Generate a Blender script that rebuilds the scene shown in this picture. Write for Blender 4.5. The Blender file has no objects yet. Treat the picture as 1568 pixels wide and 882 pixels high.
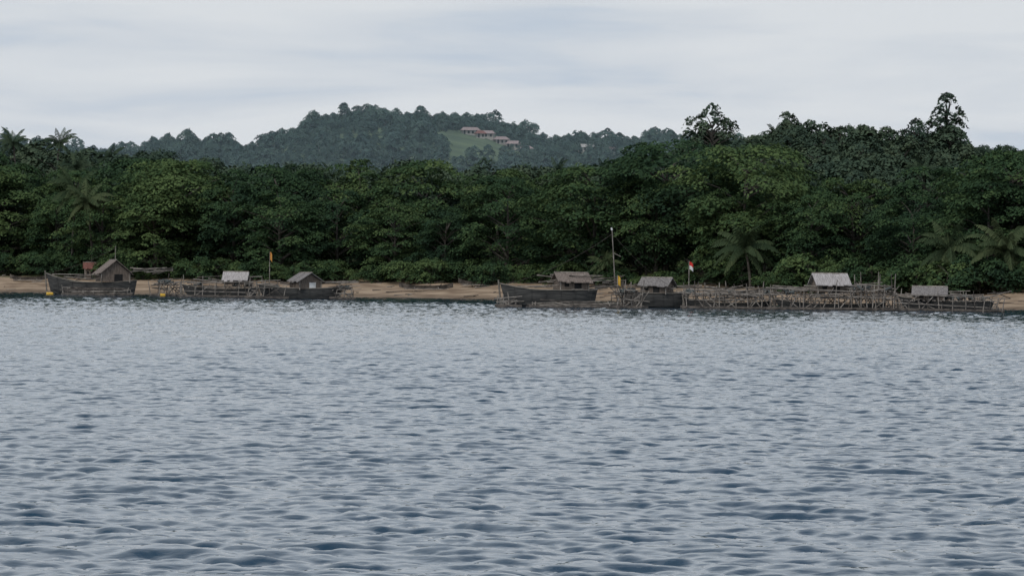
import bpy, math, random
import numpy as np
from mathutils import Matrix, Vector

rng = np.random.default_rng(7)
random.seed(7)
scene = bpy.context.scene
COL = scene.collection

# ------------------------------------------------------------------ materials
def new_mat(name):
    m = bpy.data.materials.new(name); m.use_nodes = True
    nt = m.node_tree; nt.nodes.clear()
    return m, nt, nt.nodes, nt.links

def simple_mat(name, c1, c2, scale=3.0, rough=0.85, stretch=(1,1,1), bump=0.0, detail=6, lo=0.35, hi=0.65, spec=0.3):
    m, nt, N, L = new_mat(name)
    o = N.new('ShaderNodeOutputMaterial'); b = N.new('ShaderNodeBsdfPrincipled')
    tc = N.new('ShaderNodeTexCoord'); mp = N.new('ShaderNodeMapping'); mp.inputs['Scale'].default_value = stretch
    n = N.new('ShaderNodeTexNoise'); n.inputs['Scale'].default_value = scale; n.inputs['Detail'].default_value = detail
    r = N.new('ShaderNodeValToRGB')
    r.color_ramp.elements[0].position = lo; r.color_ramp.elements[1].position = hi
    r.color_ramp.elements[0].color = (*c1,1); r.color_ramp.elements[1].color = (*c2,1)
    L.new(tc.outputs['Object'], mp.inputs[0]); L.new(mp.outputs[0], n.inputs[0]); L.new(n.outputs['Fac'], r.inputs[0])
    L.new(r.outputs[0], b.inputs['Base Color']); b.inputs['Roughness'].default_value = rough
    b.inputs['Specular IOR Level'].default_value = spec
    if bump > 0:
        bp = N.new('ShaderNodeBump'); bp.inputs['Strength'].default_value = bump; bp.inputs['Distance'].default_value = 0.05
        L.new(n.outputs['Fac'], bp.inputs['Height']); L.new(bp.outputs[0], b.inputs['Normal'])
    L.new(b.outputs[0], o.inputs[0])
    return m

def leaf_mat(name, dark, mid, light, trans=0.3, rv=0.6):
    m, nt, N, L = new_mat(name)
    o = N.new('ShaderNodeOutputMaterial')
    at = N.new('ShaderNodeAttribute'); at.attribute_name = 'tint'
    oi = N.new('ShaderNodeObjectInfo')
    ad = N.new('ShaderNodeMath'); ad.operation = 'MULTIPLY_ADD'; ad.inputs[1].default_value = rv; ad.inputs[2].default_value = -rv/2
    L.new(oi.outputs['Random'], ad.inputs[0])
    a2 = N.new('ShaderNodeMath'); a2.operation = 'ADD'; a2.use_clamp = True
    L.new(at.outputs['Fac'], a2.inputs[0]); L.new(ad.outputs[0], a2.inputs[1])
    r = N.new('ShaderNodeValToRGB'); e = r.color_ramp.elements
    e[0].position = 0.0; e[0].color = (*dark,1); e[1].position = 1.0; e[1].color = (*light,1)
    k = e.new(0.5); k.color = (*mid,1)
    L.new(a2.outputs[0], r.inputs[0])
    d = N.new('ShaderNodeBsdfDiffuse')
    L.new(r.outputs[0], d.inputs[0])
    if trans>0:
        t = N.new('ShaderNodeBsdfTranslucent'); mx = N.new('ShaderNodeMixShader')
        mx.inputs[0].default_value = trans
        L.new(r.outputs[0], t.inputs[0])
        L.new(d.outputs[0], mx.inputs[1]); L.new(t.outputs[0], mx.inputs[2])
        L.new(mx.outputs[0], o.inputs[0])
    else: L.new(d.outputs[0], o.inputs[0])
    return m

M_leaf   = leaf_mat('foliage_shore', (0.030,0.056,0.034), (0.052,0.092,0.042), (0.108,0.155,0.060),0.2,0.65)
M_leafm  = leaf_mat('foliage_inland', (0.038,0.060,0.046), (0.056,0.084,0.056), (0.086,0.115,0.070),0)  # slight bluish shift paints a little haze into the rows behind the shore
M_leaff  = leaf_mat('foliage_hill', (0.050,0.088,0.082), (0.066,0.112,0.096), (0.088,0.135,0.105), 0,0.5)  # distance haze mixed into these leaf colours, hence bluer and greyer
M_palm   = leaf_mat('palm_fronds', (0.042,0.066,0.036), (0.066,0.095,0.048), (0.115,0.142,0.070),0.2)
M_bark   = simple_mat('bark', (0.045,0.04,0.033), (0.11,0.10,0.085), 4, bump=0.3)
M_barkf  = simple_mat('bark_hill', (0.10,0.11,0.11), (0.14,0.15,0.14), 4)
M_wood   = simple_mat('weathered_wood', (0.12,0.105,0.092), (0.34,0.305,0.265), 2.2, bump=0.2)
M_wood2  = simple_mat('dark_wet_wood', (0.04,0.036,0.032), (0.13,0.112,0.095), 2.5, bump=0.2)
M_hull   = simple_mat('tarred_hull_planks', (0.030,0.031,0.031), (0.092,0.09,0.084), 1.4, stretch=(0.6,1,7), bump=0.3)
M_hullb  = simple_mat('hull_trim', (0.12,0.108,0.092), (0.24,0.215,0.18), 3, stretch=(0.5,1,5))
M_roof   = simple_mat('thatch_brown', (0.11,0.088,0.074), (0.26,0.212,0.18), 3.5, stretch=(6,1.5,1), bump=0.5)
M_roofg  = simple_mat('thatch_grey', (0.11,0.10,0.095), (0.27,0.25,0.235), 3.5, stretch=(6,1.5,1), bump=0.5)
M_rooft  = simple_mat('faded_palm_roof', (0.24,0.22,0.21), (0.48,0.45,0.435), 2.0, stretch=(9,1,1), bump=0.3)
M_wall   = simple_mat('plank_wall', (0.075,0.060,0.050), (0.20,0.160,0.128), 3, stretch=(7,7,0.7), bump=0.3)
M_dark   = simple_mat('dark_opening', (0.008,0.008,0.008), (0.02,0.02,0.02), 3)
M_white  = simple_mat('white_paint', (0.62,0.62,0.60), (0.80,0.80,0.78), 3)
M_orange = simple_mat('orange_cloth', (0.60,0.27,0.06), (0.72,0.36,0.09), 3)
M_yellow = simple_mat('yellow_float', (0.55,0.33,0.04), (0.70,0.46,0.08), 3)
M_red    = simple_mat('red_cloth', (0.55,0.03,0.03), (0.65,0.05,0.04), 3)
M_redr   = simple_mat('rusty_red_roof', (0.14,0.06,0.05), (0.22,0.10,0.08), 1, stretch=(3,1,1))
M_pinkr  = simple_mat('faded_roof', (0.22,0.175,0.17), (0.33,0.265,0.25), 0.6, stretch=(3,1,1))
M_blue   = simple_mat('blue_tarp', (0.04,0.10,0.25), (0.07,0.15,0.32), 2)
M_cream  = simple_mat('cream_wall', (0.28,0.27,0.25), (0.38,0.37,0.34), 1)
M_net    = simple_mat('fishing_net', (0.05,0.065,0.07), (0.13,0.14,0.13), 8, bump=0.5)

# ------------------------------------------------------------------ mesh builder
class MB:
    def __init__(s): s.v=[]; s.f=[]; s.m=[]
    def add(s, vs, fs, mi):
        b=len(s.v); s.v += [tuple(p) for p in vs]
        s.f += [tuple(i+b for i in f) for f in fs]; s.m += [mi]*len(fs)
    def box(s, c, size, mi=0, rz=0.0):
        x,y,z=[a/2 for a in size]; R=Matrix.Rotation(rz,3,'Z'); c=Vector(c)
        P=[Vector((i*x,j*y,k*z)) for i in(-1,1) for j in(-1,1) for k in(-1,1)]
        s.add([R@p+c for p in P], [(0,1,3,2),(4,6,7,5),(0,4,5,1),(2,3,7,6),(0,2,6,4),(1,5,7,3)], mi)
    def pole(s, a, b, r0, r1=None, mi=0, n=6):
        if r1 is None: r1=r0
        a=Vector(a); b=Vector(b); d=(b-a)
        if d.length<1e-4: return
        d.normalize(); u=d.orthogonal().normalized(); w=d.cross(u)
        vs=[]
        for c,r in((a,r0),(b,r1)):
            for i in range(n):
                t=2*math.pi*i/n; vs.append(c+(u*math.cos(t)+w*math.sin(t))*r)
        fs=[(i,(i+1)%n,n+(i+1)%n,n+i) for i in range(n)]+[tuple(range(n-1,-1,-1)),tuple(range(n,2*n))]
        s.add(vs,fs,mi)
    def obj(s, name, mats, parent=None, loc=(0,0,0), rz=0, smooth=False):
        me=bpy.data.meshes.new(name); me.from_pydata(s.v,[],s.f)
        for m in mats: me.materials.append(m)
        me.polygons.foreach_set('material_index', s.m)
        if smooth: me.polygons.foreach_set('use_smooth',[True]*len(s.f))
        me.update(); o=bpy.data.objects.new(name, me); COL.objects.link(o)
        o.location=loc; o.rotation_euler[2]=rz
        if parent: o.parent=parent
        return o

def empty(name, loc=(0,0,0), rz=0):
    e=bpy.data.objects.new(name,None); COL.objects.link(e); e.location=loc; e.rotation_euler[2]=rz
    e.empty_display_size=1; return e

# ------------------------------------------------------------------ terrain
SX=[-4000,-300,-60,-20,5,45,80,300,4000]; SY=[900,540,452,426,407,356,335,260,100]
def shore(x): return np.interp(x,SX,SY)
def sstep(t): t=np.clip(t,0,1); return t*t*(3-2*t)
CX=[-4000,-600,-262,-210,-175,-130,-116,-104,-80,-60,-35,-14,2,18,38,60,72,90,150,240,600,4000]
CZ=[40,55,60,57,61,60,66,74,76,75,78,76,69,63,65,64,69,65,58,55,45,40]
def hgt(x,y):
    x=np.asarray(x,float); y=np.asarray(y,float)
    d=y-shore(x)
    z=np.where(d<0, np.maximum(d*0.07,-3.0), np.minimum(d,25)*0.068)
    z=z+np.clip(d-25,0,180)*0.022
    sg=np.where(x<60,38.0,27.0)
    z=z+ 11.5*np.exp(-np.abs((x-60)/sg)**4.0)*sstep((y-500)/190)*(1-0.9*sstep((y-780)/300))
    z=z+ 3.5*np.exp(-((x+75)/28)**2)*sstep((y-450)/100)*(1-0.9*sstep((y-650)/200))
    c=np.interp(x,CX,CZ)
    hill=(c-7)*sstep((y-1300)/700)*(1-0.6*sstep((y-2050)/900))
    z=z+hill+ np.where(y>1300, 1.8*np.sin(x*0.07+y*0.013)*sstep((y-1300)/300),0)
    z=z+ np.clip(d/15,0,1)*0.12*(np.sin(x*0.9+y*0.31)+np.sin(x*0.37-y*0.55))
    return z
xs=np.unique(np.concatenate([np.arange(-120,121,2.0),np.arange(-700,701,20.0),np.linspace(-5000,5000,21)]))
ys=np.unique(np.concatenate([np.array([-400,0,150,250]),np.arange(300,520,2.0),np.arange(520,2400,16.0),np.linspace(2400,9000,14)]))
def grid_mesh(name,X,Y,Z,mat,smooth=True):
    r,c=X.shape
    co=np.stack([X,Y,Z],-1).reshape(-1,3).astype(np.float32)
    i=np.arange(r*c).reshape(r,c)
    q=np.stack([i[:-1,:-1],i[:-1,1:],i[1:,1:],i[1:,:-1]],-1).reshape(-1,4)
    return raw_mesh(name,co,q,[mat],None,smooth)
def raw_mesh(name,co,q,mats,mi=None,smooth=False,tint=None):
    me=bpy.data.meshes.new(name)
    me.vertices.add(len(co)); me.vertices.foreach_set('co',np.ascontiguousarray(co,dtype=np.float32).ravel())
    n=len(q); me.loops.add(n*4); me.loops.foreach_set('vertex_index',np.ascontiguousarray(q,dtype=np.int32).ravel())
    me.polygons.add(n); me.polygons.foreach_set('loop_start',np.arange(n,dtype=np.int32)*4)
    for m in mats: me.materials.append(m)
    if mi is not None: me.polygons.foreach_set('material_index',np.asarray(mi,dtype=np.int32))
    me.polygons.foreach_set('use_smooth',np.full(n,smooth))
    if tint is not None:
        a=me.attributes.new('tint','FLOAT','POINT'); a.data.foreach_set('value',np.asarray(tint,dtype=np.float32))
    me.update(calc_edges=True)
    return me
def link(name,me,loc=(0,0,0),rz=0,sc=(1,1,1),parent=None):
    o=bpy.data.objects.new(name,me); COL.objects.link(o); o.location=loc; o.rotation_euler[2]=rz; o.scale=sc
    if parent: o.parent=parent
    return o

m,nt,N,L=new_mat('terrain_ground')
o=N.new('ShaderNodeOutputMaterial'); b=N.new('ShaderNodeBsdfPrincipled'); b.inputs['Roughness'].default_value=0.95
b.inputs['Specular IOR Level'].default_value=0.1
g=N.new('ShaderNodeNewGeometry'); sp=N.new('ShaderNodeSeparateXYZ'); L.new(g.outputs['Position'],sp.inputs[0])
n1=N.new('ShaderNodeTexNoise'); n1.inputs['Scale'].default_value=0.35; n1.inputs['Detail'].default_value=8; L.new(g.outputs['Position'],n1.inputs[0])
sand=N.new('ShaderNodeValToRGB'); sand.color_ramp.elements[0].position=.35; sand.color_ramp.elements[1].position=.65
sand.color_ramp.elements[0].color=(0.21,0.15,0.10,1); sand.color_ramp.elements[1].color=(0.41,0.31,0.215,1); L.new(n1.outputs['Fac'],sand.inputs[0])
wet=N.new('ShaderNodeMapRange'); wet.inputs[1].default_value=0.05; wet.inputs[2].default_value=0.45; wet.inputs[3].default_value=0.6; wet.inputs[4].default_value=1
L.new(sp.outputs['Z'],wet.inputs[0])
wm=N.new('ShaderNodeMix'); wm.data_type='RGBA'; wm.blend_type='MULTIPLY'; wm.inputs[0].default_value=1
L.new(sand.outputs[0],wm.inputs[6]); L.new(wet.outputs[0],wm.inputs[7])
n2=N.new('ShaderNodeTexNoise'); n2.inputs['Scale'].default_value=0.05; n2.inputs['Detail'].default_value=8; L.new(g.outputs['Position'],n2.inputs[0])
gr=N.new('ShaderNodeValToRGB'); gr.color_ramp.elements[0].position=.35; gr.color_ramp.elements[1].position=.65
gr.color_ramp.elements[0].color=(0.065,0.098,0.06,1); gr.color_ramp.elements[1].color=(0.12,0.165,0.09,1); L.new(n2.outputs['Fac'],gr.inputs[0])
fl=N.new('ShaderNodeValToRGB'); fl.color_ramp.elements[0].color=(0.03,0.04,0.018,1); fl.color_ramp.elements[1].color=(0.08,0.095,0.04,1); L.new(n1.outputs['Fac'],fl.inputs[0])
far=N.new('ShaderNodeMapRange'); far.inputs[1].default_value=1200; far.inputs[2].default_value=1400; L.new(sp.outputs['Y'],far.inputs[0])
mg=N.new('ShaderNodeMix'); mg.data_type='RGBA'; L.new(far.outputs[0],mg.inputs[0]); L.new(fl.outputs[0],mg.inputs[6]); L.new(gr.outputs[0],mg.inputs[7])
nz=N.new('ShaderNodeMath'); nz.operation='MULTIPLY_ADD'; nz.inputs[1].default_value=0.8; L.new(n1.outputs['Fac'],nz.inputs[0]); L.new(sp.outputs['Z'],nz.inputs[2])
zf=N.new('ShaderNodeMapRange'); zf.inputs[1].default_value=1.95; zf.inputs[2].default_value=2.3; L.new(nz.outputs[0],zf.inputs[0])
mm=N.new('ShaderNodeMix'); mm.data_type='RGBA'; L.new(zf.outputs[0],mm.inputs[0]); L.new(wm.outputs[2],mm.inputs[6]); L.new(mg.outputs[2],mm.inputs[7])
L.new(mm.outputs[2],b.inputs['Base Color']); L.new(b.outputs[0],o.inputs[0])
M_ground=m
X,Y=np.meshgrid(xs,ys); link('terrain',grid_mesh('terrain',X,Y,hgt(X,Y),M_ground))

# ------------------------------------------------------------------ water
def ocean_patch(n,size,Lw,wdir,seed,spread=4.0,base=0.05,cut=0.035):
    r=np.random.default_rng(seed)
    k=np.fft.fftfreq(n,size/n)*2*np.pi
    KX,KY=np.meshgrid(k,k,indexing='xy'); K=np.sqrt(KX**2+KY**2); K[0,0]=1
    cosw=(KX*math.cos(wdir)+KY*math.sin(wdir))/K
    P=np.exp(-1/(K*Lw)**2)/K**4*(base+np.abs(cosw)**spread)*np.exp(-(K*cut)**2)
    P[0,0]=0
    A=np.sqrt(P)*(r.normal(size=(n,n))+1j*r.normal(size=(n,n)))
    h=np.fft.ifft2(A).real
    gx=np.fft.ifft2(1j*KX*A).real; gy=np.fft.ifft2(1j*KY*A).real
    s=1/np.sqrt((gx**2+gy**2).mean())
    dx=np.fft.ifft2(-1j*KX/K*A).real; dy=np.fft.ifft2(-1j*KY/K*A).real
    return h*s,dx*s,dy*s,size
def samp(p,x,y):
    h,dx,dy,size=p; n=h.shape[0]
    u=(x/size*n)%n; v=(y/size*n)%n
    i=np.floor(u).astype(int); j=np.floor(v).astype(int); fu=u-i; fv=v-j
    i%=n; j%=n; i1=(i+1)%n; j1=(j+1)%n
    f=lambda a: (a[j,i]*(1-fu)+a[j,i1]*fu)*(1-fv)+(a[j1,i]*(1-fu)+a[j1,i1]*fu)*fv
    return f(h),f(dx),f(dy)
p1=ocean_patch(1024,47.3,0.165,math.radians(78),3,3.0,0.09,0.03)
p2=ocean_patch(1024,36.0,0.10,math.radians(112),5,2.5,0.15,0.03)
p3=ocean_patch(512,97.0,0.70,math.radians(70),8,3.0,0.1,0.35)
yr=[18.0]
while yr[-1]<640:
    y=yr[-1]; st=0.085 if y<100 else (0.085+(y-100)*0.0016)
    if y<34: st=0.25
    if y>470: st=12
    yr.append(y+st)
yr=np.array([-300,-50,5]+yr)
a=np.tan(np.radians(np.linspace(-8.8,8.8,860)))
side=np.array([0.17,0.19,0.24,0.35,0.6,1.2,3.0,9.0])
a=np.concatenate([-side[::-1],a,side])
A_,Y=np.meshgrid(a,yr); X=A_*np.maximum(Y,30)
fade=(np.abs(A_)<0.158)*(Y>17)*(Y<475)*1.0
h1,dx1,dy1=samp(p1,X,Y)
c,s_=math.cos(.45),math.sin(.45)
h2,dx2,dy2=samp(p2,X*c-Y*s_,X*s_+Y*c)
h3,dx3,dy3=samp(p3,X,Y)
w1,w2,w3=0.125,0.115,0.030; lam=0.85
gust=1+0.2*np.sin(X*0.05+Y*0.023+1)*np.sin(Y*0.041-X*0.03)
calm=0.6+0.4*np.clip((shore(X)-Y)/50,0,1)
gg=gust*calm*fade
Z=(h1*w1+w2*h2+w3*h3)*gg
XX=X+(dx1*w1+w2*(dx2*c+dy2*s_)+w3*dx3)*lam*gg
YY=Y+(dy1*w1+w2*(-dx2*s_+dy2*c)+w3*dy3)*lam*gg
m,nt,N,L=new_mat('sea_water'); M_water=m
o=N.new('ShaderNodeOutputMaterial'); b=N.new('ShaderNodeBsdfPrincipled')
b.inputs['Base Color'].default_value=(0.012,0.042,0.072,1); b.inputs['Roughness'].default_value=0.05; b.inputs['IOR'].default_value=1.333
g=N.new('ShaderNodeNewGeometry'); n1=N.new('ShaderNodeTexNoise'); n1.inputs['Scale'].default_value=6.0; n1.inputs['Detail'].default_value=3
L.new(g.outputs['Position'],n1.inputs[0]); bp=N.new('ShaderNodeBump'); bp.inputs['Strength'].default_value=0.2; bp.inputs['Distance'].default_value=0.04
L.new(n1.outputs['Fac'],bp.inputs['Height']); L.new(bp.outputs[0],b.inputs['Normal']); L.new(b.outputs[0],o.inputs[0])
link('water',grid_mesh('water',XX,YY,Z,M_water))

# ------------------------------------------------------------------ trees
def leaves(cent, nrm, size, r, aspect=0.6):
    n=len(cent)
    t=r.normal(size=(n,3)); t-= (t*nrm).sum(1,keepdims=True)*nrm; t/=np.linalg.norm(t,axis=1,keepdims=True)+1e-9
    w=np.cross(nrm,t); s=size[:,None]
    v=np.stack([cent-t*s, cent-w*s*aspect, cent+t*s, cent+w*s*aspect],1)
    return v.reshape(-1,3)
def cyl_arr(a,b,r0,r1,n=6):
    a=Vector(a);b=Vector(b);d=(b-a).normalized();u=d.orthogonal().normalized();w=d.cross(u)
    v=[];
    for c,rr in((a,r0),(b,r1)):
        for i in range(n):
            t=2*math.pi*i/n; v.append(c+(u*math.cos(t)+w*math.sin(t))*rr)
    q=[(i,(i+1)%n,n+(i+1)%n,n+i) for i in range(n)]
    return v,q
def make_tree(name,seed,H=15,R=6.5,zlow=1.5,ncl=130,nlf=110,ls=0.22,mats=None,shape='broad',crad=(0.9,1.9),flat=0.3,limbs=30):
    r=np.random.default_rng(seed)
    V=[];Tn=[];cl=[]
    lob=r.uniform(0,6.28,3)
    for k in range(ncl):
        for _ in range(20):
            t=r.uniform(0,1)**0.85; z=zlow+(H-zlow)*t
            if shape=='broad': prof=(0.72+0.28*math.sin(min(t/0.5,1)*1.57)) if t<0.5 else math.sqrt(max(0,1-((t-0.5)/0.52)**2.2))
            elif shape=='umbrella': prof= 0.35+0.65*float(sstep(t/0.55)) if t<0.6 else math.sqrt(max(0,1-((t-0.6)/0.42)**2))
            else: prof=math.sin(math.pi*min(max(t*0.9+0.08,0),1))**0.7
            if r.random()<0.3+0.7*prof: break
        th=r.uniform(0,6.283)
        lobe=1+0.2*math.sin(2*th+lob[0]+t*4)+0.16*math.sin(3*th+lob[1]-t*6)
        rad=R*prof*lobe*(r.uniform(0.25,1.0)**0.45)
        cl.append((rad*math.cos(th),rad*math.sin(th),z,r.uniform(*crad)*(0.75+0.25*prof),rad/(R*1.1),t))
    for (cx,cy,cz,cr,rr_,tt) in cl:
        n=int(nlf*cr*cr/ (((crad[0]+crad[1])/2)**2))
        n=max(n,12)
        th=r.uniform(0,6.283,n); q=np.sqrt(r.uniform(0,1,n))*cr*(1+0.25*np.sin(3*th+r.uniform(0,6)))
        x=q*np.cos(th); y=q*np.sin(th)
        dome=flat*cr*(1-(q/cr)**2)
        z=dome*r.uniform(0.2,1.15,n)+r.normal(0,0.07*cr,n)-0.22*q*q/cr
        d=np.array([cx,cy]); dl=np.linalg.norm(d)+1e-6; o_=(x*d[0]+y*d[1])/dl
        z=z-0.30*o_*r.uniform(0.4,1.2)
        c=np.stack([cx+x,cy+y,cz+z],1)
        nm=np.stack([x/cr*0.5+d[0]/dl*0.35,y/cr*0.5+d[1]/dl*0.35,np.full(n,0.9)],1)+r.normal(0,0.38,(n,3))
        nm/=np.linalg.norm(nm,axis=1,keepdims=True)
        V.append(leaves(c,nm,ls*r.uniform(0.7,1.3,n),r))
        # light on the crown put into the tint: outer and upper clusters paler
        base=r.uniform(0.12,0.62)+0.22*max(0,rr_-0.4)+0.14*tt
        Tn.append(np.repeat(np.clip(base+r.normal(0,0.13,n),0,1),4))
    V=np.concatenate(V); Tn=np.concatenate(Tn); nq=len(V)//4
    Q=np.arange(nq*4).reshape(-1,4); MI=np.zeros(nq,int)
    BV=[];BQ=[];off=len(V)
    def addc(a_,b_,r0,r1):
        nonlocal off
        v,q=cyl_arr(a_,b_,r0,r1); BV.extend(v); BQ.extend([tuple(i+off for i in f) for f in q]); off+=len(v)
    pts=[Vector((0,0,-1.0))]; nb=6
    bend=r.normal(0,0.25,2)
    for i in range(1,nb+1):
        t=i/nb; pts.append(Vector((bend[0]*math.sin(t*3)*1.2,bend[1]*math.sin(t*2.4)*1.2,H*0.82*t)))
    r0=H*0.02
    for i in range(nb): addc(pts[i],pts[i+1],r0*(1-i/nb*0.75),r0*(1-(i+1)/nb*0.75))
    for k in r.choice(len(cl),min(len(cl),limbs),replace=False):
        cx,cy,cz,cr=cl[k][:4]; hz=max(0.12*H,cz-0.45*math.hypot(cx,cy)-0.4)
        i=min(nb-1,int(hz/(H*0.82)*nb)); p=pts[i+1]; p=Vector((p.x,p.y,min(hz,H*0.8)))
        e=Vector((cx,cy,cz-0.1)); mid=p.lerp(e,0.5)+Vector((0,0,0.08*(e-p).length))
        w=0.03+0.0035*H
        addc(p,mid,w*1.4,w*.8); addc(mid,e,w*.8,0.02)
    co=np.concatenate([V,np.array([tuple(v) for v in BV])]); 
    Qa=np.concatenate([Q,np.array(BQ)]); MI=np.concatenate([MI,np.ones(len(BQ),int)])
    Tn=np.concatenate([Tn,np.zeros(len(BV))])
    return raw_mesh(name,co,Qa,mats,MI,False,Tn)

def make_palm(name,seed,H=9,FL=3.8,nf=22,mats=None,droop=1.0,lw=1.0):
    r=np.random.default_rng(seed); V=[];Q=[];MI=[];T=[]
    def quad(a_,b_,c_,d_,mi,t):
        k=len(V); V.extend([tuple(a_),tuple(b_),tuple(c_),tuple(d_)]); Q.append((k,k+1,k+2,k+3)); MI.append(mi); T.extend([t]*4)
    lean=r.normal(0,0.08,2)*H; P=[]
    for i in range(9):
        t=i/8; P.append(Vector((lean[0]*t*t,lean[1]*t*t,H*t-0.6*(1-t))))
    for i in range(8):
        v,q=cyl_arr(P[i],P[i+1],0.17-0.008*i,0.165-0.008*i,7); k=len(V); V.extend([tuple(x) for x in v]); Q.extend([tuple(j+k for j in f) for f in q]); MI.extend([1]*len(q)); T.extend([0]*len(v))
    top=P[-1]
    for f in range(nf):
        az=f*2.399+r.normal(0,0.15); el=r.uniform(-0.5,1.25); L_=FL*r.uniform(0.8,1.1)
        d=Vector((math.cos(az)*math.cos(el),math.sin(az)*math.cos(el),math.sin(el))); p=Vector(top); prev=None
        tint=float(np.clip(r.uniform(0.2,0.75)+(0.25 if el<-0.25 else 0),0,1)); seg=18
        for i in range(seg+1):
            t=i/seg; side=d.cross(Vector((0,0,1))); 
            if side.length<0.05: side=Vector((math.sin(az),-math.cos(az),0))
            side.normalize(); up=side.cross(d).normalized()
            if prev is not None:
                quad(prev-side*0.03,prev+side*0.03,p+side*0.025,p-side*0.025,0,tint)
                ll=0.8*math.sin(math.pi*min(1,t*0.85+0.14))**0.6*FL/3.8
                for sg in(-1,1):
                    for jj in range(2):
                        o1=prev.lerp(p,jj/2); o2=o1+(p-prev)*0.30*lw
                        tip=(side*sg*0.75+d*0.45-up*0.15+Vector((0,0,-0.5-0.5*r.random()))).normalized()*ll*r.uniform(.8,1.1)
                        quad(o1,o2,o2+tip*0.95+d*0.02,o1+tip,0,float(np.clip(tint+r.normal(0,0.1),0,1)))
            prev=Vector(p); p=p+d*(L_/seg); d=(d+Vector((0,0,-0.105*16/18*droop*(0.5+t)))).normalized()
    return raw_mesh(name,np.array(V),np.array(Q),mats,MI,False,T)

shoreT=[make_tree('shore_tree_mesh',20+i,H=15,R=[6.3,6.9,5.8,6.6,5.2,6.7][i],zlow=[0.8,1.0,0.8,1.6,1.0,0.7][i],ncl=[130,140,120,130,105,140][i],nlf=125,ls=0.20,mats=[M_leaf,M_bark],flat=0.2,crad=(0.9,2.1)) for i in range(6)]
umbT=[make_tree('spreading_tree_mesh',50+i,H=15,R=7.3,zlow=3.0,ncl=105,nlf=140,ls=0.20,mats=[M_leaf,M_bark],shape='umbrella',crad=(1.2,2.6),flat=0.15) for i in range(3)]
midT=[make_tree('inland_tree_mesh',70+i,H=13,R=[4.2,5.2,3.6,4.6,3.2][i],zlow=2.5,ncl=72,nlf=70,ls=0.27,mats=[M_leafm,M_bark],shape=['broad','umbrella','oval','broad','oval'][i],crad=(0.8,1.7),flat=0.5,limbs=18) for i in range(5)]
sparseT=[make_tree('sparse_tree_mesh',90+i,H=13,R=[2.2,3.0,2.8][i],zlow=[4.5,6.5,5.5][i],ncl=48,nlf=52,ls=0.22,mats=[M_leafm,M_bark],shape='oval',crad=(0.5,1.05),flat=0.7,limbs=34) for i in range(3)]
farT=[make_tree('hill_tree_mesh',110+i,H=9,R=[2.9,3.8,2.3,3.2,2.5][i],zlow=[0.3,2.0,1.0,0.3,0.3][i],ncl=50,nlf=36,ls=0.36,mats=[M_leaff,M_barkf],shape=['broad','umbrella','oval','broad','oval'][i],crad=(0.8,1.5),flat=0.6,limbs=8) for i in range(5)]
palmT=[make_palm('palm_mesh',130+i,H=9.5,mats=[M_palm,M_bark]) for i in range(2)]
palmS=[make_palm('short_palm_mesh',140+i,H=4.6,FL=4.4,nf=26,mats=[M_palm,M_bark],droop=0.95) for i in range(2)]
M_palmd=leaf_mat('palm_fronds_inland',(0.032,0.05,0.036),(0.045,0.07,0.045),(0.068,0.095,0.055),0.15)
palmD=[make_palm('inland_palm_mesh',150+i,H=13,FL=2.6,nf=20,mats=[M_palmd,M_bark]) for i in range(2)]
bushT=[make_tree('bush_mesh',160+i,H=3.2,R=2.6,zlow=0.2,ncl=34,nlf=70,ls=0.17,mats=[M_leaf,M_bark],crad=(0.5,1.1),flat=0.5,limbs=10) for i in range(3)]

def gz(x,y): return float(hgt(x,y))
def sideang(y): return y*math.tan(math.radians(9.3))
def fs(x): return float(np.interp(x,[-80,-45,0,15,50,80],[1.05,0.95,0.88,0.90,0.82,0.76]))
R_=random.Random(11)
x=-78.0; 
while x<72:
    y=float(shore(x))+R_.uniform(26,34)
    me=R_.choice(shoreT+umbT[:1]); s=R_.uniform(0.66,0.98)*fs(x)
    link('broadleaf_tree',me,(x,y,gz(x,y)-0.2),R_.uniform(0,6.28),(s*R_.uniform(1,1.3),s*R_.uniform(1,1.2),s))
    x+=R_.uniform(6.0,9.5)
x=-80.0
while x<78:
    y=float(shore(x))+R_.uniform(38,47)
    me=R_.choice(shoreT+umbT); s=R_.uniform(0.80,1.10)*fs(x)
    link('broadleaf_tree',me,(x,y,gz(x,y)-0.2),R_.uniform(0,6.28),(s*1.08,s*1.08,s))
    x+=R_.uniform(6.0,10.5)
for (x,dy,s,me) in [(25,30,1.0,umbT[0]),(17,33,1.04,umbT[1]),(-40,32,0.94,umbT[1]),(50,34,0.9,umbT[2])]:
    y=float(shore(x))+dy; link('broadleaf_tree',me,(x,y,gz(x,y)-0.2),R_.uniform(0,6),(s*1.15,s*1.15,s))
# inland mass
forest=empty('distant_forest')
cnt=0
R_=random.Random(5)
for row in range(34):
    off=54+row*8.5+ (row*row)*0.12
    x=-90-off*0.16
    while x<90+off*0.16:
        yy=float(shore(x))+off+R_.uniform(-4,4)
        if abs(x)<sideang(yy):
            u=R_.random()
            if u<0.84: me=R_.choice(midT); s=R_.uniform(0.68,1.06)
            elif u<0.90: me=R_.choice(palmD); s=R_.uniform(0.75,1.0)
            elif u<0.95: me=R_.choice(sparseT); s=R_.uniform(0.8,1.12)
            else: me=R_.choice(shoreT); s=R_.uniform(0.6,0.8)
            if x<-45: s*=1.04
            link('forest_tree',me,(x,yy,gz(x,yy)-0.3),R_.uniform(0,6.28),(s,s,s),forest); cnt+=1
        x+=R_.uniform(5.0,8.5)
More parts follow.
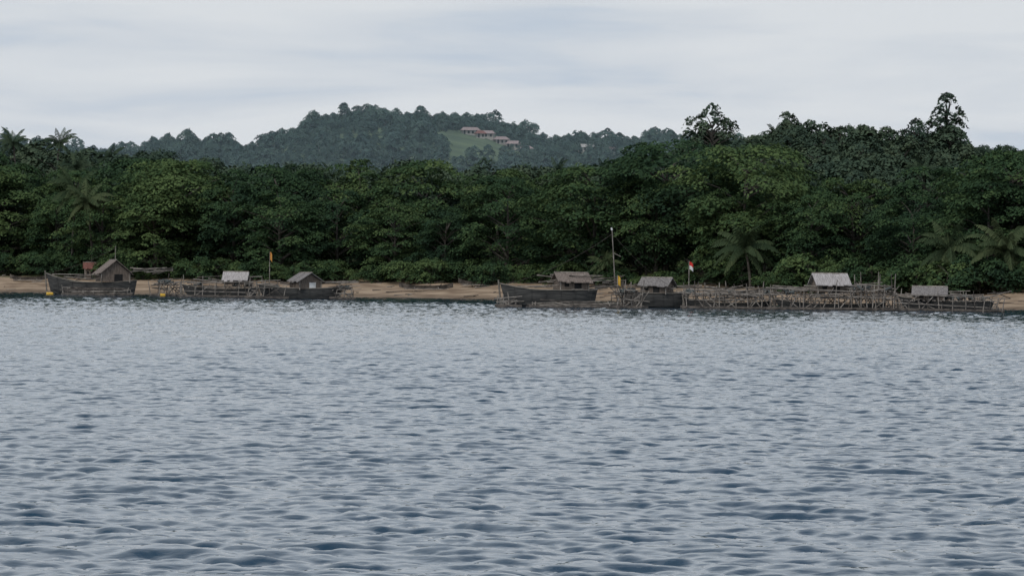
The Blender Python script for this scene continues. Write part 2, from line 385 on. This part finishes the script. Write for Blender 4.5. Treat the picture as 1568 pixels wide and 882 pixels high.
# hill forest
hillf=empty('hillside_forest')
R_=random.Random(9); nh=0
def clearing(x,y):
    if (x+19)**2/19**2+(y-1795)**2/85**2<1.0+0.35*math.sin(x*.6+y*.05): return True
    if -30<x<10 and 1850<y<1890 and y<1884-(x+10)*.5: return True
    if 30<x<58 and 1825<y<1874: return True
    return False
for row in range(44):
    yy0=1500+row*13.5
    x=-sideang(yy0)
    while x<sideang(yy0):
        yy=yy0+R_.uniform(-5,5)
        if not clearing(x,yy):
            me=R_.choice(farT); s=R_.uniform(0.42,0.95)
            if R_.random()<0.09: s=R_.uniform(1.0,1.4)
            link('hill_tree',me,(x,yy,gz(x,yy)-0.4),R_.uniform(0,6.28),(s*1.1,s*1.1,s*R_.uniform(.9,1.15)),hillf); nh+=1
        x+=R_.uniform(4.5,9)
print('forest',cnt,nh)
def put(name,me,x,y,s,rz=0): return link(name,me,(x,y,gz(x,y)-0.2),rz,(s,s,s))
put('tall_sparse_tree',sparseT[0],75,672,1.45,1); 
put('tall_sparse_tree',sparseT[1],32.5,640,1.36,2)
put('tall_sparse_tree',sparseT[2],64,620,1.1,3); put('tall_sparse_tree',sparseT[2],46,650,1.12,5)
put('coconut_palm',palmS[0],24.6,float(shore(24))+18.5,0.95,0.3)
put('coconut_palm',palmS[1],43.3,float(shore(43))+21,0.95,1.2)
put('coconut_palm',palmS[0],47.9,float(shore(47))+21,0.95,2.2)
put('coconut_palm',palmT[1],-50.5,float(shore(-50))+23,1.0,2)
put('coconut_palm',palmT[0],-53.5,float(shore(-53))+25,1.1,4)
put('coconut_palm',palmS[1],10.5,float(shore(10))+22,0.55,0.3)
for (x,y,s) in [(-64,540,1.1),(-68,535,1.08),(-59,560,1.0),(-43,560,.95),(6,560,1.0),(-30,545,.95),(-24,530,.95),(-36,556,.9)]:
    put('coconut_palm',palmD[int(abs(x))%2],x,y,s,x)
# undergrowth at tree line
ug=empty('undergrowth'); R_=random.Random(3); x=-76.
while x<70:
    yy=float(shore(x))+R_.uniform(21,25.5); s=R_.uniform(0.35,0.85) if x<20 else R_.uniform(0.6,1.15)
    if x>25: yy-=4
    link('bush',R_.choice(bushT),(x,yy,gz(x,yy)-0.1),R_.uniform(0,6),(s*1.2,s,s),ug); x+=R_.uniform(0.9,2.6)

# ------------------------------------------------------------------ boats
def hull_part(parent,L_,B,zs,zb,ze,name='hull'):
    """boat hull along X: sheer heights zs mid, zb bow(-x), ze stern(+x)"""
    mb=MB(); ns=18; rings=[]
    for i in range(ns+1):
        t=i/ns; x=-L_/2+L_*t
        wb=B/2*(1-abs(2*t-1)**3.2*0.93)
        sh=zs+(zb-zs)*max(0,1-2.4*t)**2+(ze-zs)*max(0,2.4*t-1.4)**2
        kl=-0.35+0.75*max(0,1-6*t)**2+0.5*max(0,6*t-5)**2
        sec=[]
        for a_,zf in((1.0,1.0),(0.93,0.62),(0.78,0.3),(0.45,0.08),(0.0,0.0)):
            sec.append((wb*a_,kl+(sh-kl)*zf))
        ring=[(x-(0.55*(z/sh if sh else 0))*max(0,1-5*t)+(0.3*(z/sh))*max(0,5*t-4),-w,z) for w,z in sec]+[(x-(0.55*(z/sh))*max(0,1-5*t)+(0.3*(z/sh))*max(0,5*t-4),w,z) for w,z in sec[-2::-1]]
        rings.append(ring)
    n=len(rings[0]); vs=[p for r_ in rings for p in r_]
    fs_=[(i*n+j,(i+1)*n+j,(i+1)*n+j+1,i*n+j+1) for i in range(ns) for j in range(n-1)]
    fs_+=[tuple(range(n-1,-1,-1)),tuple(ns*n+j for j in range(n))]
    mb.add(vs,fs_,0)
    dk=[]
    for i in range(ns+1):
        a_=rings[i][0]; b_=rings[i][-1]; dk+= [(a_[0],a_[1]*0.97,a_[2]-0.15),(b_[0],b_[1]*0.97,b_[2]-0.15)]
    mb.add(dk,[(2*i,2*i+2,2*i+3,2*i+1) for i in range(ns)],1)
    for i in range(ns):
        for q in(0,-1):
            mb.pole(rings[i][q],rings[i+1][q],0.05,0.05,1)
    mb.pole((rings[0][0][0]+0.1,0,-0.1),(rings[0][0][0]-0.15,0,zb+0.3),0.09,0.07,1)
    for i in range(2,ns,3):
        a_=rings[i]; 
        for q in range(0,3): mb.pole(Vector(a_[q])+Vector((0,-0.02,0)),Vector(a_[q+1])+Vector((0,-0.02,0)),0.03,0.03,0,4)
    return mb.obj(name,[M_hull,M_hullb],parent)
def hut_part(parent,c,w,d,wall,ridge,rz=0,roof=None,ridge_axis='x',door='dark',name='hut',seed=0):
    """gable hut: c=(x,y,z) base centre"""
    mb=MB(); x,y=w/2,d/2; rr=random.Random(int(w*100+c[0]*10)+seed)
    if ridge_axis=='x':
        mb.add([(-x,-y,0),(x,-y,0),(x,y,0),(-x,y,0),(-x,-y,wall),(x,-y,wall),(x,y,wall),(-x,y,wall),(-x,0,ridge),(x,0,ridge)],
               [(0,1,5,4),(1,2,6,9,5),(2,3,7,6),(3,0,4,8,7)],0)
        ov=0.28; sl=(ridge-wall)/y
        for sg in(-1,1):
            e=y+ov; k=9; W=w+2*ov
            for i in range(k):      # overlapping thatch panels with ragged eaves
                xa=-x-ov+W*i/k; xb=-x-ov+W*(i+1)/k+0.03; dz=rr.uniform(0,.05); ee=e+rr.uniform(-.12,.14); zz=wall-(ee-y)*sl
                A=[(xa,0,ridge+.04+dz),(xb,0,ridge+.04+dz),(xb,sg*ee,zz+.04+dz),(xa,sg*ee,zz+.04+dz)]
                B_=[(p[0],p[1],p[2]+.07) for p in A]
                mb.add(A+B_,[(0,1,2,3),(4,5,6,7),(0,1,5,4),(1,2,6,5),(2,3,7,6),(3,0,4,7)],1)
        mb.pole((-x-ov,0,ridge+.14),(x+ov,0,ridge+.12),0.06,0.06,3)
        mb.box((0.12*w,-y-0.012,wall*0.42),(0.26*w,0.03,wall*0.8),2)
        mb.box((-0.28*w,-y-0.012,wall*0.55),(0.16*w,0.03,wall*0.35),4)
    else:
        mb.add([(-x,-y,0),(x,-y,0),(x,y,0),(-x,y,0),(-x,-y,wall),(x,-y,wall),(x,y,wall),(-x,y,wall),(0,-y,ridge),(0,y,ridge)],
               [(0,1,5,8,4),(1,2,6,5),(2,3,7,9,6),(3,0,4,7)],0)
        ov=0.3; sl=(ridge-wall)/x; D=d+2*ov; k=8
        for sg in(-1,1):
            for i in range(k):
                ya=-y-ov+D*i/k; yb=-y-ov+D*(i+1)/k+.03; dz=rr.uniform(0,.05); ee=x+ov+rr.uniform(-.12,.14); zz=wall-(ee-x)*sl
                A=[(0,ya,ridge+.04+dz),(0,yb,ridge+.04+dz),(sg*ee,yb,zz+.04+dz),(sg*ee,ya,zz+.04+dz)]
                B_=[(p[0],p[1],p[2]+.07) for p in A]
                mb.add(A+B_,[(0,1,2,3),(4,5,6,7),(0,1,5,4),(1,2,6,5),(2,3,7,6),(3,0,4,7)],1)
        mb.pole((0,-y-ov-.1,ridge+.14),(0,y+ov,ridge+.12),0.06,0.06,3)
        mb.box((0.1*w,-y-0.012,wall*0.42),(0.3*w,0.03,wall*0.8),2)
    for px_ in(-x,x):
        for py_ in(-y,y): mb.pole((px_*1.01,py_*1.01,-0.1),(px_*1.01,py_*1.01,wall),0.05,0.05,3)
    return mb.obj(name,[M_wall,roof or M_roof,{'dark':M_dark,'white':M_white}[door],M_wood,M_dark],parent,c,rz)
def lattice_part(parent,x0,x1,y0,y1,zt,seed,name='outrigger_frame',dens=1.0,deck=True,zf=0.08,fl=0.16,wild=0.35):
    r=random.Random(seed); mb=MB()
    J=lambda s=0.08:r.uniform(-s,s)
    for yy in(y0,y0+0.5,y1):
        mb.pole((x0-0.4,yy,zf+J(.04)),(x1+0.4,yy+J(.1),zf+J(.04)),fl,fl*0.8,1,7)
    n=max(2,int((x1-x0)/1.15*dens))
    for yy in(y0,(y0+y1)/2,y1):
        for i in range(n+1):
            x_=x0+(x1-x0)*i/n+J(.3); top=zt*r.choice([1,0.7,0.8,0.95,1.2,0.5])
            if r.random()<wild*.4: top=zt*r.uniform(1.3,1.55)
            mb.pole((x_,yy+J(),zf-0.2),(x_+J(.3),yy+J(),top),r.uniform(.04,.065),0.035,r.choice([0,0,0,1]))
            if r.random()<0.5*dens:
                x2=x_+r.choice([-1,1])*r.uniform(0.7,2.0)
                if x0-.7<x2<x1+.7: mb.pole((x_,yy+.07,zf),(x2,yy+.07,zt*r.uniform(.6,1.15)),0.045,0.035,r.choice([0,0,1]))
        for lv in(0.42,0.72,1.0):
            if r.random()<0.75:
                a_=x0-r.uniform(-.8,.7); b_=x1+r.uniform(-1,.7)
                mb.pole((a_,yy+J(),zt*lv+J(.2)),(b_,yy+J(),zt*lv+J(.2)),0.05,0.035,r.choice([0,0,1]))
    if deck:
        for i in range(int(n*1.6)+1):
            x_=x0+(x1-x0)*i/(n*1.6)+J(.1)
            mb.pole((x_,y0-r.uniform(0,.8),zt*0.74+J(.05)),(x_+J(.2),y1+r.uniform(0,.5),zt*0.74+J(.05)),0.045,0.04,0)
        for k in range(int(3*dens)):
            x_=r.uniform(x0,x1-1); 
            mb.box((x_+.5,r.uniform(y0,y1),zt*0.74+0.12),(r.uniform(.8,1.6),r.uniform(.3,.8),0.05),r.choice([0,1]),J(.3))
        for k in range(int(3.5*dens)):
            x_=r.uniform(x0+.3,x1-.3); y_=r.uniform(y0+.3,y1-.3); z_=zt*0.74+.1
            for q in range(7):
                mb.pole((x_+J(.4),y_+J(.3),z_+r.uniform(0,.1)),(x_+J(.4),y_+J(.3),z_+r.uniform(.1,.4)),r.uniform(.08,.16),.06,r.choice([1,2,2]))
    return mb.obj(name,[M_wood,M_wood2,M_net],parent)
def flag_part(parent,x,y,z0,z1,cols,fw=0.45,fh=0.75,name='flagpole',lean=0.0):
    mb=MB(); mb.pole((x,y,z0),(x+lean,y,z1),0.05,0.03,0)
    nn=6; nb=len(cols)
    for bi in range(nb):
        vs=[];
        for i in range(nn+1):
            t=i/nn; xx=x+lean+0.03+fw*t*0.9; zz=z1-0.05-0.35*t*t*fh
            yy=y+0.06*math.sin(t*7)
            vs.append((xx,yy,zz-fh*bi/nb)); vs.append((xx,yy,zz-fh*(bi+1)/nb))
        mb.add(vs,[(2*i,2*i+1,2*i+3,2*i+2) for i in range(nn)],1+bi)
    return mb.obj(name,[M_wood]+cols,parent)
def clutter(parent,x0,x1,y,z,seed,name='booms',n=7,ln=(1.5,4)):
    r=random.Random(seed); mb=MB()
    for k in range(n):
        a_=r.uniform(x0,x1); l=r.uniform(*ln); b_=min(a_+l,x1+1.2)
        mb.pole((a_,y+r.uniform(-1,1),z+r.uniform(-.2,.5)),(b_,y+r.uniform(-1,1),z+r.uniform(-.15,.6)),0.05,0.03,r.choice([0,0,1]))
    return mb.obj(name,[M_wood,M_wood2],parent)
def rope(parent,a_,b_,sag=0.3,name='rigging'):
    mb=MB(); a_=Vector(a_); b_=Vector(b_); p=a_
    for i in range(1,9):
        t=i/8; q=a_.lerp(b_,t)-Vector((0,0,sag*4*t*(1-t))); mb.pole(p,q,0.015,0.015,0,4); p=q
    return mb.obj(name,[M_wood2],parent)

# A far-left
e=empty('fishing_boat',(-44.2,410,0),math.radians(-4))
hull_part(e,8.8,2.6,1.35,2.25,1.6)
hut_part(e,(2.1,0.2,1.45),3.0,2.8,0.95,2.15,math.radians(22),M_roof,'y')
lattice_part(e,6.8,9.3,-2.0,1.5,1.7,1,dens=1.6,wild=.8)
lattice_part(e,-2.5,4.2,-2.4,-1.9,0.7,21,'float_frame',dens=.7,deck=False)
clutter(e,1.5,7.2,0.3,2.45,2,n=10,ln=(3,6)); clutter(e,-4.2,1,-.4,1.7,3,n=6,ln=(3,6),name='deck_poles')
flag_part(e,2.2,1.0,2.5,5.2,[M_wood2],0.12,0.1,'mast')
mb=MB(); mb.pole((-4.6,-1.6,.08),(-3.9,-1.6,.1),.2,.14,0,10); mb.pole((7.6,-2.4,.08),(8.1,-2.4,.1),.2,.14,0,10); mb.obj('floats',[M_yellow],e)
rope(e,(-4.6,0,2.3),(2.2,1,5.0),.3)
# B
e=empty('fishing_platform',(-29.9,400,0),math.radians(3))
lattice_part(e,-4,4,-2.2,2.2,1.4,4,dens=1.1)
hull_part(e,7.0,1.5,0.85,1.3,1.0)
hut_part(e,(1.5,0,1.25),2.1,1.8,0.55,1.25,math.radians(-8),M_rooft,'x')
clutter(e,-4,3,0,1.6,5,n=8,ln=(2,5))
# C
e=empty('fishing_boat',(-21.0,388,0),math.radians(2))
hull_part(e,7.6,2.0,1.05,1.45,1.2)
hut_part(e,(0.4,0.1,1.0),2.4,2.0,0.8,1.5,math.radians(30),M_roofg,'y','white')
lattice_part(e,3.2,5.0,-1.9,1.6,1.25,6,dens=1.6,wild=.1); lattice_part(e,-5.2,-1.6,-1.6,1.8,1.3,26,dens=1.0)
clutter(e,-5,4.5,0,1.45,7,n=12,ln=(2,5))
flag_part(e,-3.2,0.2,1.0,4.7,[M_orange],0.24,0.8)
# D
e=empty('fishing_boat',(3.2,325,0),math.radians(3))
hull_part(e,7.3,2.6,1.45,1.95,1.5)
hut_part(e,(1.75,0.2,1.5),2.4,2.2,0.7,1.3,math.radians(12),M_roof,'x')
lattice_part(e,5.4,7.6,-2.6,1.4,1.6,8,dens=1.8,wild=.5)
lattice_part(e,-4.2,-2.9,-2.4,0.6,0.8,31,dens=1.1,deck=False,name='bow_frame')
lattice_part(e,-1.5,5,-2.6,-2.1,0.5,32,dens=.5,deck=False,name='float_frame',wild=0)
clutter(e,-1.5,5.0,0.2,2.25,9,n=9,ln=(2.5,5)); clutter(e,-3.5,5,-.3,1.6,10,n=7,ln=(3,6),name='deck_poles')
mb=MB(); mb.pole((5.5,0.4,1.2),(5.15,0.4,6.6),0.06,0.035,0); mb.pole((5.15,.4,6.5),(5.08,.4,6.7),.08,.07,1,8)
mb.pole((5.3,.4,4.6),(5.9,.3,4.3),.03,.03,0); mb.obj('mast',[M_wood,M_white],e)
flag_part(e,5.55,-0.9,1.3,2.75,[M_yellow],0.28,0.75)
rope(e,(5.2,.4,6.2),(-3.6,0,1.9),.5); rope(e,(5.2,.4,6.2),(10.5,2,1.7),.4)
# E
e=empty('fishing_boat',(12.3,330,0),math.radians(-3))
hull_part(e,4.9,2.0,1.25,1.5,1.35)
hut_part(e,(0,0.1,1.25),2.2,1.9,0.65,1.2,math.radians(-18),M_roofg,'x')
lattice_part(e,-3.0,-1.6,-1.9,-1.0,1.1,12,dens=1.2,deck=False)
clutter(e,-2.6,2.6,-.2,1.5,13,n=8,ln=(2,4))
flag_part(e,2.7,0.2,1.0,4.0,[M_red,M_white],0.36,0.65)
# F
e=empty('fishing_platform',(18.3,328,0),math.radians(4))
lattice_part(e,-3.9,3.9,-2.2,2.4,1.6,14,dens=1.7,wild=.6)
hull_part(e,6.5,1.3,0.5,0.9,0.7)
clutter(e,-4,3.5,0,1.4,15,n=16,ln=(2,5)); clutter(e,-3.5,3.5,-1.5,.8,16,n=10,ln=(2,5),name='lower_poles')
# G
e=empty('fishing_platform',(26.8,326,0),math.radians(-3))
lattice_part(e,-5.1,1.5,-2.6,2.6,1.65,17,dens=1.7)
lattice_part(e,1.5,5.0,-2.4,2.4,2.2,27,dens=2.0,wild=.7,name='side_frame')
hull_part(e,8.5,1.5,0.5,0.9,0.7)
hut_part(e,(-0.2,0.2,1.5),2.5,2.2,0.7,1.45,math.radians(14),M_rooft,'x')
clutter(e,-5,4,0,1.6,18,n=16,ln=(2,5)); clutter(e,-4,4,-1.5,.9,19,n=10,ln=(3,6),name='lower_poles')
# H
e=empty('fishing_platform',(36.3,324,0),math.radians(2))
hull_part(e,7.2,1.9,0.85,1.25,0.9)
lattice_part(e,-4.2,4.0,-2.2,2.2,1.25,20,dens=1.6,wild=.8)
hut_part(e,(-1.5,0,0.95),2.4,1.9,0.45,1.0,math.radians(-10),M_roofg,'x')
clutter(e,-4,4,0,1.2,22,n=12,ln=(2,4))

# ------------------------------------------------------------------ beach things
def canoe(x,dy,L_,rz,seed):
    y=float(shore(x))+dy; e=empty('outrigger_canoe',(x,y,gz(x,y)+0.15),rz)
    mb=MB(); n=10; vs=[]
    for i in range(n+1):
        t=i/n; xx=-L_/2+L_*t; w=0.32*math.sin(math.pi*t)**.6+.02; z=0.5+0.35*abs(2*t-1)**3
        vs+=[(xx,-w,z),(xx,-w*.6,.12+.2*abs(2*t-1)**4),(xx,w*.6,.12+.2*abs(2*t-1)**4),(xx,w,z)]
    f_=[(4*i+j,4*i+4+j,4*i+5+j,4*i+1+j) for i in range(n) for j in range(3)]
    mb.add(vs,f_,0); mb.obj('canoe_hull',[M_wood2],e)
    mb=MB(); 
    for s_ in(-1,1):
        mb.pole((-L_*.4,s_*1.3,.12),(L_*.4,s_*1.3,.12),.06,.05,0)
    for xx in(-L_*.22,L_*.22): mb.pole((xx,-1.35,.15),(xx,1.35,.5),.045,.045,0)
    mb.obj('outriggers',[M_wood],e)
canoe(-9.5,12,6.0,.08,1); canoe(-4,20,4.0,-.1,2); canoe(-58,16,4.5,.1,3)
mb=MB(); r=random.Random(4)
for k in range(260):
    x_=r.uniform(-62,55); y_=float(shore(x_))+r.choice([r.uniform(1,22),r.uniform(17,24)]); z_=gz(x_,y_)+.05; l=r.uniform(.2,1.6)**1.3; t=r.uniform(-.5,.5)
    mb.pole((x_,y_,z_),(x_+l*math.cos(t),y_+l*math.sin(t),z_+r.uniform(-.02,.18)),r.uniform(.03,.09),.03,r.choice([0,1]),5)
mb.obj('driftwood',[M_wood,M_wood2])
def beach_hut(x,dy,w,roof,wall,h=2.0):
    y=float(shore(x))+dy; e=empty('beach_hut',(x,y,gz(x,y)))
    hut_part(e,(0,0,0),w,2.2,h,h+.6,.15,roof,'x',name='hut_body')
    mb=MB(); mb.box((w*.5+.5,-1.2,h*.6),(0.7,.05,h*.7),0); mb.obj('tarp',[wall],e)
beach_hut(-50.6,21,1.3,M_redr,M_blue,1.25)
def house(x,y,w,roof,rz):
    z=gz(x,y); e=empty('hillside_house',(x,y,z+.2),rz); mb=MB(); d=6; h=2.3; rg=3.6
    mb.box((0,0,h/2-1.0),(w,d,h+2.0),0)
    mb.add([(-w/2-.8,-d/2-.9,h-.3),(w/2+.8,-d/2-.9,h-.3),(w/2-.6,0,rg),(-w/2+.6,0,rg),(-w/2-.8,d/2+.9,h-.3),(w/2+.8,d/2+.9,h-.3)],[(0,1,2,3),(4,5,2,3),(0,4,3),(1,5,2)],1)
    k=int(w/1.8)
    for i in range(k): mb.box((-w/2+w*(i+.5)/k,-d/2-.02,1.1),(.9,.06,1.3 if i%3 else 2.0),2)
    mb.obj('house_body',[M_cream,roof,M_dark],e)
house(-21,1882,8,M_pinkr,.1); house(-13,1880,7,M_pinkr,-.1); house(-6,1875,6,M_pinkr,.2); house(0,1870,6,M_pinkr,-.2); house(6,1862,5,M_pinkr,.2); house(-16,1866,4,M_redr,.1)
house(35,1862,8,M_cream,.1); house(47,1842,6,M_pinkr,-.2); house(52,1852,5,M_cream,.1); house(-52,1950,7,M_pinkr,.1)

# ------------------------------------------------------------------ humid air between the shore forest and the hill
mb=MB(); mb.box((0,1200,60),(5000,480,170),0)
m,nt,N,L=new_mat('humid_air'); o=N.new('ShaderNodeOutputMaterial'); vs_=N.new('ShaderNodeVolumeScatter')
vs_.inputs['Color'].default_value=(.70,.90,1,1); vs_.inputs['Density'].default_value=0.00028; vs_.inputs['Anisotropy'].default_value=0.0
L.new(vs_.outputs[0],o.inputs['Volume']); mb.obj('haze',[m])

# ------------------------------------------------------------------ sky, sun, camera
w=bpy.data.worlds.new('World'); scene.world=w; w.use_nodes=True; nt=w.node_tree; N=nt.nodes; L=nt.links; N.clear()
o=N.new('ShaderNodeOutputWorld'); bg=N.new('ShaderNodeBackground'); bg.inputs[1].default_value=0.1
sk=N.new('ShaderNodeTexSky'); sk.sky_type='NISHITA'; sk.sun_disc=False; sk.sun_elevation=math.radians(50); sk.sun_rotation=math.radians(215)
sk.air_density=1.0; sk.dust_density=1.5
tc=N.new('ShaderNodeTexCoord'); mp=N.new('ShaderNodeMapping'); mp.inputs['Scale'].default_value=(7,7,52); mp.inputs['Location'].default_value=(5.2,0.6,3.3)
L.new(tc.outputs['Generated'],mp.inputs[0])
n=N.new('ShaderNodeTexNoise'); n.inputs['Scale'].default_value=1.3; n.inputs['Detail'].default_value=7; n.inputs['Roughness'].default_value=.52; n.inputs['Distortion'].default_value=.35
L.new(mp.outputs[0],n.inputs[0])
r=N.new('ShaderNodeValToRGB'); r.color_ramp.elements[0].position=.33; r.color_ramp.elements[1].position=.60
r.color_ramp.elements[0].color=(.51,.595,.70,1); r.color_ramp.elements[1].color=(.71,.755,.795,1); L.new(n.outputs['Fac'],r.inputs[0])
kk=r.color_ramp.elements.new(.46); kk.color=(.635,.69,.75,1)
sx=N.new('ShaderNodeSeparateXYZ'); L.new(tc.outputs['Generated'],sx.inputs[0])
br=N.new('ShaderNodeMapRange'); br.inputs[1].default_value=.08; br.inputs[2].default_value=.3; br.inputs[3].default_value=10.0; br.inputs[4].default_value=12.0; L.new(sx.outputs['Z'],br.inputs[0])
sc=N.new('ShaderNodeVectorMath'); sc.operation='SCALE'; L.new(br.outputs[0],sc.inputs[3]); L.new(r.outputs[0],sc.inputs[0])
mp2=N.new('ShaderNodeMapping'); mp2.inputs['Scale'].default_value=(2.5,2.5,6); L.new(tc.outputs['Generated'],mp2.inputs[0])
n2=N.new('ShaderNodeTexNoise'); n2.inputs['Scale'].default_value=1.4; n2.inputs['Detail'].default_value=5; L.new(mp2.outputs[0],n2.inputs[0])
el=N.new('ShaderNodeMapRange'); el.inputs[1].default_value=.24; el.inputs[2].default_value=.62; el.inputs[3].default_value=0; el.inputs[4].default_value=.82; L.new(sx.outputs['Z'],el.inputs[0])
nr=N.new('ShaderNodeMapRange'); nr.inputs[1].default_value=.35; nr.inputs[2].default_value=.65; nr.inputs[3].default_value=.6; nr.inputs[4].default_value=1.1; L.new(n2.outputs['Fac'],nr.inputs[0])
ml=N.new('ShaderNodeMath'); ml.operation='MULTIPLY'; ml.use_clamp=True; L.new(el.outputs[0],ml.inputs[0]); L.new(nr.outputs[0],ml.inputs[1])
mx=N.new('ShaderNodeMix'); mx.data_type='RGBA'; L.new(ml.outputs[0],mx.inputs[0]); L.new(sc.outputs[0],mx.inputs[6]); L.new(sk.outputs[0],mx.inputs[7])
L.new(mx.outputs[2],bg.inputs[0]); L.new(bg.outputs[0],o.inputs[0])

sd=bpy.data.lights.new('sun','SUN'); sd.energy=1.3; sd.angle=math.radians(20); sd.color=(1,.96,.9)
so=bpy.data.objects.new('sun',sd); COL.objects.link(so); so.rotation_euler=(math.radians(40),0,math.radians(-35))
cd=bpy.data.cameras.new('camera'); cd.sensor_width=36; cd.lens=36/(2*math.tan(math.radians(7.5))); cd.clip_end=20000; cd.clip_start=.5
co_=bpy.data.objects.new('camera',cd); COL.objects.link(co_)
co_.matrix_world=Matrix.Translation((0,0,3.0))@Matrix.Rotation(math.radians(90-.25),4,'X')@Matrix.Rotation(math.radians(.6),4,'Z')
scene.camera=co_
scene.view_settings.view_transform='Standard'; scene.view_settings.look='None'; scene.view_settings.exposure=0
